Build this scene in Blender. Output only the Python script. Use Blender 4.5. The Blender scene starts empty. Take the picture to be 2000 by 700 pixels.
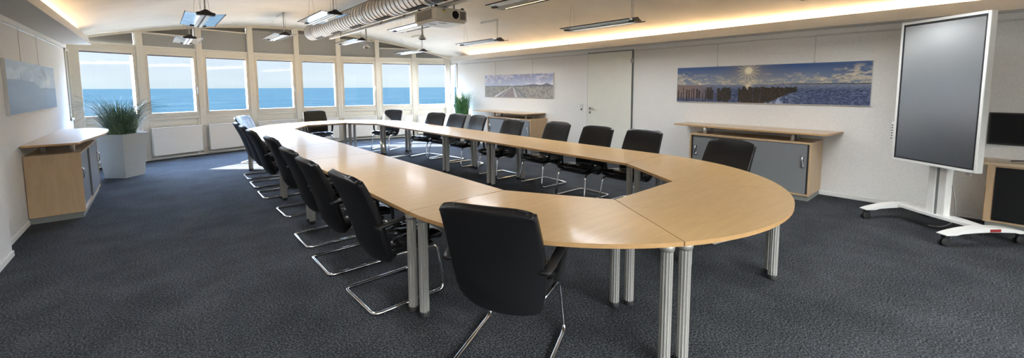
import bpy, bmesh, math, random
from math import sin, cos, pi, radians as R, hypot, atan2, sqrt, exp
from mathutils import Vector, Matrix

S = bpy.context.scene
C = S.collection
random.seed(7)

# ------------------------------------------------------------------ materials
def nt(name):
    m = bpy.data.materials.new(name); m.use_nodes = True
    t = m.node_tree
    return m, t, t.nodes, t.links, t.nodes['Principled BSDF']

def col(c):
    return (c[0], c[1], c[2], 1.0)

def mat(name, c, rough=0.5, metal=0.0, var=0.0, scale=40.0, bump=0.0, bscale=None, spec=None, stretch=None, ior=None):
    m, t, N, L, b = nt(name)
    b.inputs['Base Color'].default_value = col(c)
    b.inputs['Roughness'].default_value = rough
    b.inputs['Metallic'].default_value = metal
    if spec is not None: b.inputs['Specular IOR Level'].default_value = spec
    if ior is not None: b.inputs['IOR'].default_value = ior
    tc = N.new('ShaderNodeTexCoord'); mp = N.new('ShaderNodeMapping')
    L.new(tc.outputs['Object'], mp.inputs['Vector'])
    if stretch: mp.inputs['Scale'].default_value = stretch
    nz = N.new('ShaderNodeTexNoise'); nz.inputs['Scale'].default_value = scale; nz.inputs['Detail'].default_value = 4
    L.new(mp.outputs['Vector'], nz.inputs['Vector'])
    if var:
        rp = N.new('ShaderNodeMapRange'); rp.inputs['From Min'].default_value = 0.3; rp.inputs['From Max'].default_value = 0.7
        rp.inputs['To Min'].default_value = 1 - var; rp.inputs['To Max'].default_value = 1 + var
        L.new(nz.outputs['Fac'], rp.inputs['Value'])
        mx = N.new('ShaderNodeVectorMath'); mx.operation = 'SCALE'
        mx.inputs[0].default_value = c[:3]
        L.new(rp.outputs['Result'], mx.inputs['Scale'])
        L.new(mx.outputs['Vector'], b.inputs['Base Color'])
    if bump:
        n2 = N.new('ShaderNodeTexNoise'); n2.inputs['Scale'].default_value = bscale or scale; n2.inputs['Detail'].default_value = 3
        L.new(mp.outputs['Vector'], n2.inputs['Vector'])
        bp = N.new('ShaderNodeBump'); bp.inputs['Strength'].default_value = bump; bp.inputs['Distance'].default_value = 0.01
        L.new(n2.outputs['Fac'], bp.inputs['Height']); L.new(bp.outputs['Normal'], b.inputs['Normal'])
    return m

M = {}
M['wall'] = mat('wall_paint', (.80, .80, .79), .7, var=.045, scale=45, bump=.28, bscale=110)
M['ceiling'] = mat('ceiling_paint', (.70, .655, .575), .8, var=.04, scale=2.5, bump=.08, bscale=60)
M['trimpaint'] = mat('bulkhead_paint', (.62, .62, .61), .6, var=.03, scale=30, bump=.04, bscale=90)
M['frame'] = mat('window_frame_paint', (.72, .69, .615), .42, var=.03, scale=20)
M['greypanel'] = mat('grey_transom_panel', (.33, .34, .34), .6, var=.05, scale=30)
M['darkpanel'] = mat('dark_transom_glass', (.16, .16, .155), .35, var=.05, scale=30)
M['blind'] = mat('blind_cassette', (.16, .16, .19), .5)
M['radiator'] = mat('radiator_enamel', (.80, .78, .74), .35, var=.02, scale=20)
M['chrome'] = mat('chrome', (.82, .84, .86), .09, 1.0)
M['alu'] = mat('brushed_aluminium', (.50, .50, .48), .38, 1.0, var=.08, scale=60, stretch=(1, 1, .02))
M['legalu'] = mat('silver_lacquer', (.42, .41, .385), .40, .55, var=.05, scale=60)
M['duct'] = mat('galvanised_duct', (.60, .58, .54), .42, .65, var=.05, scale=9, bump=.05, bscale=30)
M['ductseam'] = mat('duct_seam', (.36, .34, .32), .5, .7)
M['blackplastic'] = mat('black_plastic', (.012, .012, .013), .42)
M['rubber'] = mat('rubber', (.015, .015, .016), .7)
M['white'] = mat('white_lacquer', (.74, .74, .72), .35)
M['plasticwhite'] = mat('white_plastic', (.70, .68, .62), .4, var=.02, scale=30)
M['greydoor'] = mat('grey_door_laminate', (.20, .21, .22), .38, var=.04, scale=200)
M['plinth'] = mat('grey_plinth', (.20, .21, .20), .6, var=.05, scale=80)
M['pot'] = mat('grey_planter', (.46, .48, .46), .6, var=.05, scale=50)
M['soil'] = mat('soil', (.03, .022, .015), .95, var=.4, scale=60, bump=.5)
M['doorleaf'] = mat('door_leaf', (.78, .79, .72), .45, var=.02, scale=5)
M['doorframe'] = mat('door_frame_steel', (.20, .22, .22), .5, var=.04, scale=30)
M['steel'] = mat('steel', (.45, .45, .45), .3, 1.0)
M['red'] = mat('red_badge', (.30, .03, .03), .4)
M['yellow'] = mat('yellow_sticker', (.65, .50, .05), .5)
M['darkgap'] = mat('dark_recess', (.02, .02, .022), .7)
M['cable'] = mat('grey_cable', (.35, .34, .32), .5)
M['pinkboard'] = mat('canvas_side', (.30, .29, .27), .7)

# leather with creases
def leather():
    m, t, N, L, b = nt('black_leather')
    b.inputs['Base Color'].default_value = (.012, .012, .013, 1)
    b.inputs['Roughness'].default_value = .30
    b.inputs['Specular IOR Level'].default_value = .35
    tc = N.new('ShaderNodeTexCoord')
    n1 = N.new('ShaderNodeTexNoise'); n1.inputs['Scale'].default_value = 5; n1.inputs['Detail'].default_value = 1; n1.inputs['Distortion'].default_value = .8
    n2 = N.new('ShaderNodeTexVoronoi'); n2.inputs['Scale'].default_value = 260
    L.new(tc.outputs['Object'], n1.inputs['Vector']); L.new(tc.outputs['Object'], n2.inputs['Vector'])
    b1 = N.new('ShaderNodeBump'); b1.inputs['Strength'].default_value = .22; b1.inputs['Distance'].default_value = .03
    b2 = N.new('ShaderNodeBump'); b2.inputs['Strength'].default_value = .15; b2.inputs['Distance'].default_value = .003
    L.new(n1.outputs['Fac'], b1.inputs['Height']); L.new(n2.outputs['Distance'], b2.inputs['Height'])
    L.new(b1.outputs['Normal'], b2.inputs['Normal']); L.new(b2.outputs['Normal'], b.inputs['Normal'])
    return m
M['leather'] = leather()
M['seatleather'] = M['leather'].copy(); M['seatleather'].name = 'creased_seat_leather'
for n_ in M['seatleather'].node_tree.nodes:
    if n_.type == 'TEX_NOISE': n_.inputs['Scale'].default_value = 7; n_.inputs['Detail'].default_value = 0; n_.inputs['Distortion'].default_value = 1.6
    if n_.type == 'BUMP' and n_.inputs['Distance'].default_value > .01: n_.inputs['Strength'].default_value = .7; n_.inputs['Distance'].default_value = .05
M['seatleather'].node_tree.nodes['Principled BSDF'].inputs['Roughness'].default_value = .2
M['seatleather'].node_tree.nodes['Principled BSDF'].inputs['Specular IOR Level'].default_value = .6
M['leatherback'] = mat('black_leather_back', (.010, .010, .012), .5, bump=.05, bscale=300, spec=.3)

def wood(name, base, dark, grain=(1.0, 1.0, 1.0), rough=.3, coat=0, crough=.10):
    m, t, N, L, b = nt(name)
    tc = N.new('ShaderNodeTexCoord'); mp = N.new('ShaderNodeMapping'); mp.inputs['Scale'].default_value = grain
    L.new(tc.outputs['Object'], mp.inputs['Vector'])
    n1 = N.new('ShaderNodeTexNoise'); n1.inputs['Scale'].default_value = 3; n1.inputs['Detail'].default_value = 6; n1.inputs['Distortion'].default_value = .6
    n2 = N.new('ShaderNodeTexNoise'); n2.inputs['Scale'].default_value = 40; n2.inputs['Detail'].default_value = 3
    L.new(mp.outputs['Vector'], n1.inputs['Vector']); L.new(mp.outputs['Vector'], n2.inputs['Vector'])
    ad = N.new('ShaderNodeMath'); ad.operation = 'MULTIPLY_ADD'; ad.inputs[1].default_value = .45
    L.new(n2.outputs['Fac'], ad.inputs[0]); L.new(n1.outputs['Fac'], ad.inputs[2])
    cr = N.new('ShaderNodeValToRGB'); cr.color_ramp.elements[0].position = .45; cr.color_ramp.elements[1].position = .95
    cr.color_ramp.elements[0].color = col(dark); cr.color_ramp.elements[1].color = col(base)
    L.new(ad.outputs['Value'], cr.inputs['Fac']); L.new(cr.outputs['Color'], b.inputs['Base Color'])
    b.inputs['Roughness'].default_value = rough; b.inputs['Coat Weight'].default_value = coat; b.inputs['Coat Roughness'].default_value = crough
    return m
M['tabletop'] = wood('maple_tabletop', (.64, .43, .20), (.56, .36, .16), (1.2, 8, 1), .36, .12)
M['tableedge'] = mat('maple_edge_band', (.50, .30, .13), .4, var=.06, scale=20)
M['cabwood'] = wood('maple_carcass', (.56, .40, .24), (.48, .33, .19), (8, 8, 1.2), .4)
M['cabtop'] = wood('maple_shelf', (.60, .46, .31), (.52, .39, .25), (6, 1.2, 1), .34, .3, .34)

def carpet():
    m, t, N, L, b = nt('carpet')
    b.inputs['Roughness'].default_value = .95; b.inputs['Specular IOR Level'].default_value = .15
    tc = N.new('ShaderNodeTexCoord')
    def noise(sc, det, rg=.6):
        n = N.new('ShaderNodeTexNoise'); n.inputs['Scale'].default_value = sc; n.inputs['Detail'].default_value = det
        n.inputs['Roughness'].default_value = rg
        L.new(tc.outputs['Object'], n.inputs['Vector']); return n
    n1 = noise(85, 5, .75); n2 = noise(2.2, 3); n3 = noise(170, 2)
    cr = N.new('ShaderNodeValToRGB')
    e = cr.color_ramp.elements
    e[0].position = .39; e[0].color = (.007, .0078, .0095, 1)
    e[1].position = .63; e[1].color = (.125, .133, .145, 1)
    k = e.new(.5); k.color = (.033, .037, .0435, 1)
    a = N.new('ShaderNodeMath'); a.operation = 'MULTIPLY_ADD'; a.inputs[1].default_value = .14
    L.new(n2.outputs['Fac'], a.inputs[0])
    s = N.new('ShaderNodeMath'); s.operation = 'SUBTRACT'; s.inputs[1].default_value = .07
    L.new(n1.outputs['Fac'], s.inputs[0]); L.new(s.outputs[0], a.inputs[2])
    L.new(a.outputs[0], cr.inputs['Fac']); L.new(cr.outputs['Color'], b.inputs['Base Color'])
    bp = N.new('ShaderNodeBump'); bp.inputs['Strength'].default_value = .6; bp.inputs['Distance'].default_value = .006
    L.new(n3.outputs['Fac'], bp.inputs['Height']); L.new(bp.outputs['Normal'], b.inputs['Normal'])
    return m
M['carpet'] = carpet()

def glass():
    m = bpy.data.materials.new('window_glass'); m.use_nodes = True
    t = m.node_tree; N = t.nodes; L = t.links; N.clear()
    o = N.new('ShaderNodeOutputMaterial'); mx = N.new('ShaderNodeMixShader')
    tr = N.new('ShaderNodeBsdfTransparent'); tr.inputs['Color'].default_value = (.95, .97, .97, 1)
    gl = N.new('ShaderNodeBsdfGlossy'); gl.inputs['Roughness'].default_value = .02
    lw = N.new('ShaderNodeLayerWeight'); lw.inputs['Blend'].default_value = .5
    p5 = N.new('ShaderNodeMath'); p5.operation = 'POWER'; p5.inputs[1].default_value = 4.5; L.new(lw.outputs['Facing'], p5.inputs[0])
    fr = N.new('ShaderNodeMath'); fr.operation = 'MULTIPLY_ADD'; fr.inputs[1].default_value = .7; fr.inputs[2].default_value = .02; L.new(p5.outputs[0], fr.inputs[0])
    L.new(fr.outputs[0], mx.inputs['Fac']); L.new(tr.outputs[0], mx.inputs[1]); L.new(gl.outputs[0], mx.inputs[2])
    L.new(mx.outputs[0], o.inputs['Surface']); return m
M['glass'] = glass()

def screenmat():
    m, t, N, L, b = nt('dark_display_glass')
    b.inputs['Base Color'].default_value = (.035, .04, .045, 1)
    b.inputs['Roughness'].default_value = .24
    b.inputs['IOR'].default_value = 2.3
    b.inputs['Specular IOR Level'].default_value = .9
    tc = N.new('ShaderNodeTexCoord'); n = N.new('ShaderNodeTexNoise'); n.inputs['Scale'].default_value = 3
    L.new(tc.outputs['Object'], n.inputs['Vector'])
    r = N.new('ShaderNodeMapRange'); r.inputs['To Min'].default_value = .21; r.inputs['To Max'].default_value = .27
    L.new(n.outputs['Fac'], r.inputs['Value']); L.new(r.outputs[0], b.inputs['Roughness'])
    return m
M['screen'] = screenmat()
M['blackscreen'] = mat('black_screen', (.006, .006, .007), .55, spec=.2)

def wing():
    # perforated satin acrylic wing of the pendants
    m, t, N, L, b = nt('acrylic_wing')
    b.inputs['Base Color'].default_value = (.52, .60, .68, 1); b.inputs['Roughness'].default_value = .12
    b.inputs['Metallic'].default_value = .55
    tc = N.new('ShaderNodeTexCoord'); v = N.new('ShaderNodeTexNoise'); v.inputs['Scale'].default_value = 6
    L.new(tc.outputs['Object'], v.inputs['Vector'])
    mr = N.new('ShaderNodeMapRange'); mr.inputs['To Min'].default_value = .08; mr.inputs['To Max'].default_value = .2
    L.new(v.outputs['Fac'], mr.inputs['Value']); L.new(mr.outputs[0], b.inputs['Roughness'])
    return m
M['wing'] = wing()

def emis(name, c, s):
    m, t, N, L, b = nt(name)
    b.inputs['Base Color'].default_value = (.8, .8, .8, 1)
    b.inputs['Emission Color'].default_value = col(c); b.inputs['Emission Strength'].default_value = s
    return m
M['tube'] = emis('lamp_tube', (1, .93, .82), .2)
M['led'] = emis('cove_strip', (1, .70, .38), .6)

def seamat():
    m, t, N, L, b = nt('sea_water')
    b.inputs['Roughness'].default_value = 1; b.inputs['Specular IOR Level'].default_value = 0
    tc = N.new('ShaderNodeTexCoord'); mp = N.new('ShaderNodeMapping')
    mp.inputs['Rotation'].default_value = (0, 0, R(-40)); mp.inputs['Scale'].default_value = (.010, .045, 1)
    L.new(tc.outputs['Object'], mp.inputs['Vector'])
    n = N.new('ShaderNodeTexNoise'); n.inputs['Scale'].default_value = 1.0; n.inputs['Detail'].default_value = 8; n.inputs['Roughness'].default_value = .65
    L.new(mp.outputs['Vector'], n.inputs['Vector'])
    cr = N.new('ShaderNodeValToRGB'); e = cr.color_ramp.elements
    e[0].position = .33; e[0].color = (.0031, .0079, .0118, 1); e[1].position = .68; e[1].color = (.0088, .0150, .0178, 1)
    L.new(n.outputs['Fac'], cr.inputs['Fac']); L.new(cr.outputs['Color'], b.inputs['Base Color'])
    return m
M['sea'] = seamat()

def leafmat(name, c1, c2):
    m, t, N, L, b = nt(name)
    oi = N.new('ShaderNodeTexCoord'); n = N.new('ShaderNodeTexNoise'); n.inputs['Scale'].default_value = 9
    L.new(oi.outputs['Object'], n.inputs['Vector'])
    cr = N.new('ShaderNodeValToRGB'); cr.color_ramp.elements[0].position = .35; cr.color_ramp.elements[1].position = .65
    cr.color_ramp.elements[0].color = col(c1); cr.color_ramp.elements[1].color = col(c2)
    L.new(n.outputs['Fac'], cr.inputs['Fac']); L.new(cr.outputs['Color'], b.inputs['Base Color'])
    b.inputs['Roughness'].default_value = .5
    return m
M['leafdark'] = leafmat('grass_blades_dark', (.05, .10, .055), (.20, .30, .17))
M['leaf'] = leafmat('grass_blades_green', (.035, .13, .045), (.13, .33, .12))

# ------------------------------------------------------------------ mesh builder
class MB:
    def __init__(s): s.v = []; s.f = []; s.sm = []; s.mi = []
    def add(s, vs, fs, smooth=False, mi=0):
        o = len(s.v); s.v += [tuple(v) for v in vs]
        for f in fs: s.f.append(tuple(o + i for i in f)); s.sm.append(smooth); s.mi.append(mi)
        return s
    def box(s, x0, x1, y0, y1, z0, z1, T=None, mi=0, bev=0.0):
        if bev > 0:
            b = min(bev, (x1-x0)*.45, (y1-y0)*.45, (z1-z0)*.45)
            vs = []; 
            for z, d in ((z0, b), (z0 + b, 0), (z1 - b, 0), (z1, b)):
                X0, X1, Y0, Y1 = x0 + d, x1 - d, y0 + d, y1 - d
                vs += [(X0 + b, Y0, z), (X1 - b, Y0, z), (X1, Y0 + b, z), (X1, Y1 - b, z), (X1 - b, Y1, z), (X0 + b, Y1, z), (X0, Y1 - b, z), (X0, Y0 + b, z)]
            fs = [tuple(range(7, -1, -1)), tuple(range(24, 32))]
            for k in range(3):
                for i in range(8):
                    j = (i + 1) % 8; fs.append((k*8 + i, k*8 + j, k*8 + 8 + j, k*8 + 8 + i))
        else:
            vs = [(x0, y0, z0), (x1, y0, z0), (x1, y1, z0), (x0, y1, z0), (x0, y0, z1), (x1, y0, z1), (x1, y1, z1), (x0, y1, z1)]
            fs = [(0, 3, 2, 1), (4, 5, 6, 7), (0, 1, 5, 4), (1, 2, 6, 5), (2, 3, 7, 6), (3, 0, 4, 7)]
        if T is not None: vs = [T @ Vector(v) for v in vs]
        return s.add(vs, fs, False, mi)
    def prism(s, poly, z0, z1, mi=0, side=None, T=None, smooth=False, caps=True):
        n = len(poly)
        vs = [(p[0], p[1], z0) for p in poly] + [(p[0], p[1], z1) for p in poly]
        if T is not None: vs = [T @ Vector(v) for v in vs]
        if caps: s.add(vs, [tuple(range(n - 1, -1, -1)), tuple(range(n, 2*n))], False, mi)
        s.add(vs, [(i, (i + 1) % n, n + (i + 1) % n, n + i) for i in range(n)], smooth, mi if side is None else side)
        return s
    def tube(s, path, r, n=10, closed=False, smooth=True, mi=0, caps=True, sq=None):
        P = [Vector(p) for p in path]; k = len(P); rings = []
        up = None
        for i in range(k):
            a = P[(i - 1) % k] if (closed or i > 0) else P[i]
            b = P[(i + 1) % k] if (closed or i < k - 1) else P[i]
            t = (b - a).normalized()
            if up is None:
                up = Vector((0, 0, 1)) if abs(t.z) < .9 else Vector((1, 0, 0))
            side = t.cross(up)
            if side.length < 1e-5: side = t.cross(Vector((0, 1, 0)))
            side.normalize(); up = side.cross(t).normalized()
            rr = r[i] if isinstance(r, (list, tuple)) else r
            if sq: ring = [P[i] + side*a_*sq[0] + up*b_*sq[1] for a_, b_ in ((-1, -1), (1, -1), (1, 1), (-1, 1))]
            else: ring = [P[i] + side*rr*cos(2*pi*j/n) + up*rr*sin(2*pi*j/n) for j in range(n)]
            rings.append(ring)
        m = len(rings[0]); vs = [v for q in rings for v in q]; fs = []
        for i in range(k if closed else k - 1):
            i2 = (i + 1) % k
            for j in range(m):
                j2 = (j + 1) % m; fs.append((i*m + j, i2*m + j, i2*m + j2, i*m + j2))
        s.add(vs, fs, smooth and not sq, mi)
        if caps and not closed:
            s.add(rings[0], [tuple(range(m))], False, mi); s.add(rings[-1], [tuple(range(m - 1, -1, -1))], False, mi)
        return s
    def cyl(s, p0, p1, r0, r1=None, n=16, mi=0):
        return s.tube([p0, p1], [r0, r0 if r1 is None else r1], n=n, mi=mi)
    def lathe(s, prof, c=(0, 0, 0), n=20, mi=0, smooth=True, T=None):
        vs = []
        for r, z in prof:
            for j in range(n): vs.append(Vector((c[0] + r*cos(2*pi*j/n), c[1] + r*sin(2*pi*j/n), c[2] + z)))
        if T is not None: vs = [T @ v for v in vs]
        fs = []
        for i in range(len(prof) - 1):
            for j in range(n):
                j2 = (j + 1) % n; fs.append((i*n + j, i*n + j2, (i + 1)*n + j2, (i + 1)*n + j))
        s.add(vs, fs, smooth, mi)
        return s
    def build(s, name, mats, parent=None, T=None, flip=True):
        me = bpy.data.meshes.new(name)
        vs = s.v if T is None else [tuple(T @ Vector(v)) for v in s.v]
        me.from_pydata(vs, [], s.f)
        if not isinstance(mats, (list, tuple)): mats = [mats]
        for m in mats: me.materials.append(m)
        me.polygons.foreach_set('use_smooth', s.sm); me.polygons.foreach_set('material_index', s.mi)
        bm = bmesh.new(); bm.from_mesh(me); bmesh.ops.remove_doubles(bm, verts=bm.verts, dist=1e-5)
        bmesh.ops.recalc_face_normals(bm, faces=bm.faces); bm.to_mesh(me); bm.free()
        me.update()
        o = bpy.data.objects.new(name, me); C.objects.link(o)
        if parent is not None: o.parent = parent
        return o

def fillet(pts, r, n=5):
    """round the inner corners of a 3-D polyline"""
    P = [Vector(p) for p in pts]; out = [P[0]]
    for i in range(1, len(P) - 1):
        a, b, c = P[i-1], P[i], P[i+1]
        rr = r[i-1] if isinstance(r, (list, tuple)) else r
        d1 = (a - b); d2 = (c - b); l = min(rr, d1.length*.49, d2.length*.49)
        p, q = b + d1.normalized()*l, b + d2.normalized()*l
        for k in range(n + 1):
            u = k/n; out.append(p*(1-u)**2 + b*2*u*(1-u) + q*u*u)
    out.append(P[-1]); return out

def thing(name, label, cat, loc=(0, 0, 0), rz=0, group=None):
    o = bpy.data.objects.new(name, None); C.objects.link(o); o.empty_display_size = .1
    o.location = loc; o.rotation_euler = (0, 0, rz); o['label'] = label; o['category'] = cat
    if group: o['group'] = group
    return o
def tag(o, label, cat, group=None):
    o['label'] = label; o['category'] = cat
    if group: o['group'] = group
    return o
def struct(o): o['kind'] = 'structure'; return o
def sempty(name, loc=(0, 0, 0), rz=0):
    o = bpy.data.objects.new(name, None); C.objects.link(o); o.location = loc; o.rotation_euler = (0, 0, rz)
    o['kind'] = 'structure'; return o
def copy_tree(o, parent=None):
    c = o.copy(); C.objects.link(c)
    if parent is not None: c.parent = parent
    for ch in [q for q in bpy.data.objects if q.parent == o]: copy_tree(ch, c)
    return c
def place(proto, first, loc, rz, label, group=None):
    o = proto if first else copy_tree(proto)
    o.location = loc; o.rotation_euler = (0, 0, rz); o['label'] = label
    if group: o['group'] = group
    return o

# ------------------------------------------------------------------ room measures
WL, WR = -1.188, 7.107
XC = (WL + WR)/2
AY0, AR = 12.23, 8.057           # apex y and radius of the curved window wall
HW = (WR - WL)/2
AA = math.asin(HW/AR)
YB = -3.2                         # back wall
VERT = [(XC + AR*sin(AA*(k - 4)/4), AY0 - AR + AR*cos(AA*(k - 4)/4)) for k in range(9)]
YE = VERT[0][1]
def ceil_z(x): return 3.155 - (x - XC)**2/(2*12.9)
def arc_y(x):
    for (a, b) in zip(VERT[:-1], VERT[1:]):
        if x <= b[0] + 1e-6:
            u = (x - a[0])/(b[0] - a[0]); return a[1] + (b[1] - a[1])*u
    return VERT[-1][1]

# floor
poly = [(WL - .15, YB - .1), (WR + .15, YB - .1), (WR + .15, YE + .1)] + [(x, y + .1) for x, y in VERT[::-1]] + [(WL - .15, YE + .1)]
struct(MB().prism(poly, -.12, 0).build('floor', M['carpet']))

# vaulted ceiling
mb = MB(); nx = 48; vs = []; fs = []
xs = [WL - .12 + (WR - WL + .24)*i/nx for i in range(nx + 1)]
xs = sorted(set(xs + [v[0] for v in VERT]))
for x in xs:
    y1 = arc_y(min(max(x, WL), WR)) + .10
    for z in (ceil_z(x), ceil_z(x) + .12):
        vs += [(x, YB - .1, z), (x, y1, z)]
n = len(xs)
for i in range(n - 1):
    a, b = 4*i, 4*i + 4
    fs += [(a, a + 1, b + 1, b), (a + 2, b + 2, b + 3, a + 3), (a, b, b + 2, a + 2), (a + 1, a + 3, b + 3, b + 1)]
fs += [(0, 2, 3, 1), (4*n - 4, 4*n - 3, 4*n - 1, 4*n - 2)]
mb.add(vs, fs, False)
ce = struct(mb.build('ceiling', M['ceiling']))
for p in ce.data.polygons: p.use_smooth = abs(p.normal.z) > .5
ZTOP = 2.75
# side walls (windows at the sea end), back wall
SY0, SY1 = 10.62, 11.01           # narrow side windows
SZ0, SZ1 = .98, 2.28
def sidewall(name, x0, x1):
    m = MB()
    m.box(x0, x1, YB - .1, SY0, -.05, ZTOP); m.box(x0, x1, SY0, SY1, -.05, SZ0); m.box(x0, x1, SY0, SY1, SZ1, ZTOP); m.box(x0, x1, SY1, YE + .06, -.05, ZTOP)
    return m
m = sidewall('wall_left', WL - .14, WL); m.box(WL - .01, WL + .085, YB, 5.80, 0, 2.33)
struct(m.build('wall_left', M['wall']))
m = sidewall('wall_right', WR, WR + .14)
struct(m.build('wall_right', M['wall']))
m = MB(); fill_windows = [(-.95, 1.35), (1.55, 3.85)]; xx = WL - .1      # unseen rear windows, added to light the room from behind the viewer
for a, b in fill_windows: m.box(xx, a, YB - .14, YB, -.05, 3.3); m.box(a, b, YB - .14, YB, -.05, .7); m.box(a, b, YB - .14, YB, 2.45, 3.3); xx = b
m.box(xx, WR + .1, YB - .14, YB, -.05, 3.3)
struct(m.build('wall_back', M['wall']))
for k, (a, b) in enumerate(fill_windows):
    e = sempty('window_%d' % (11 + k), (a, YB - .07, .7)); w = b - a
    MB().box(0, .06, -.04, .04, 0, 1.75).box(w - .06, w, -.04, .04, 0, 1.75).box(.06, w - .06, -.04, .04, 0, .06).box(.06, w - .06, -.04, .04, 1.69, 1.75).box(w/2 - .03, w/2 + .03, -.04, .04, .06, 1.69).build('window_frame', M['frame'], e)
    MB().box(.06, w - .06, -.003, .003, .06, 1.69).build('window_pane', M['glass'], e)

# narrow side windows
def side_window(name, x, sgn):
    e = sempty(name, (x, (SY0 + SY1)/2, SZ0))
    h = (SY1 - SY0)/2; H = SZ1 - SZ0; w = .045
    f = MB(); a, b = (-.02, .06) if sgn > 0 else (-.06, .02)
    f.box(a, b, -h, -h + w, 0, H, bev=.005); f.box(a, b, h - w, h, 0, H, bev=.005)
    f.box(a, b, -h, h, 0, w, bev=.005); f.box(a, b, -h, h, H - w, H, bev=.005)
    f.build('window_frame', M['frame'], e)
    c = .03*sgn
    MB().box(c - .003, c + .003, -h + w, h - w, w, H - w).build('window_pane', M['glass'], e)
    if sgn < 0: MB().box(-.055, -.052, -h + w, h - w, .03, H - w).box(-.075, -.045, -h + w, h - w, H - w - .01, H - .01).build('roller_blind', M['plasticwhite'], e)
side_window('window_9', WL, -1); side_window('window_10', WR, 1)

# baseboards
def baseboard(name, mb): struct(mb.build(name, M['wall']))
baseboard('baseboard_left', MB().box(WL + .085, WL + .095, YB, 5.81, 0, .05).box(WL, WL + .01, 5.8, SY0 + .4, 0, .05))
baseboard('baseboard_right', MB().box(WR - .014, WR, YB, 4.40, 0, .06, bev=.004).box(WR - .014, WR, 5.65, YE - .1, 0, .06, bev=.004))

# cove bulkheads with the light trough behind the lip
def bulkhead(name, xw, sgn, xf, zb, zl):
    # profile in (distance from the wall, z)
    d = abs(xf - xw)
    pr = [(0, zb), (d, zb), (d - .045, zl), (d - .065, zl), (d - .045, zb + .055), (0, zb + .055)]
    y1 = 10.62; m = MB(); n = len(pr)
    vs = [(xw + sgn*a, YB, z) for a, z in pr] + [(xw + sgn*a, y1 - .3*a, z) for a, z in pr]
    m.add(vs, [tuple(range(n)), tuple(range(2*n - 1, n - 1, -1))] + [(i, (i + 1) % n, n + (i + 1) % n, n + i) for i in range(n)])
    struct(m.build(name, M['trimpaint']))
bulkhead('trim_1', WL, 1, -.82, 2.34, 2.49)
bulkhead('trim_2', WR, -1, 6.79, 2.325, 2.465)
# LED strips lying in the troughs (real cove lamps)
def cove_strip(name, x, z, label):
    o = MB().box(x - .012, x + .012, YB + .1, 9.95, z, z + .012).build(name, M['led'])
    tag(o, label, 'light strip')
    ld = bpy.data.lights.new('cove_lamp', 'AREA'); ld.shape = 'RECTANGLE'; ld.size = .05; ld.size_y = 12.9
    ld.energy = COVE_W; ld.color = (1, .70, .42)
    lo = bpy.data.objects.new('cove_lamp', ld); C.objects.link(lo); lo.location = (x, 3.45, z + .03); lo.rotation_euler = (0, pi - (R(52) if x < 3 else -R(52)), 0); lo.parent = o
COVE_W = 15.5
cove_strip('light_strip', -.99, 2.395, 'warm light strip in the cove above the left wall beside the pale blue seascape picture')
cove_strip('light_strip', 6.95, 2.38, 'warm light strip in the cove above the long right wall with the door')
# picture rails
struct(MB().box(WL, WL + .012, 5.85, 10.5, 2.25, 2.275, bev=.003).build('trim_3', M['alu']))
struct(MB().box(WR - .012, WR, YB + .1, 10.4, 2.235, 2.255, bev=.003).build('trim_4', M['trimpaint']))

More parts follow.
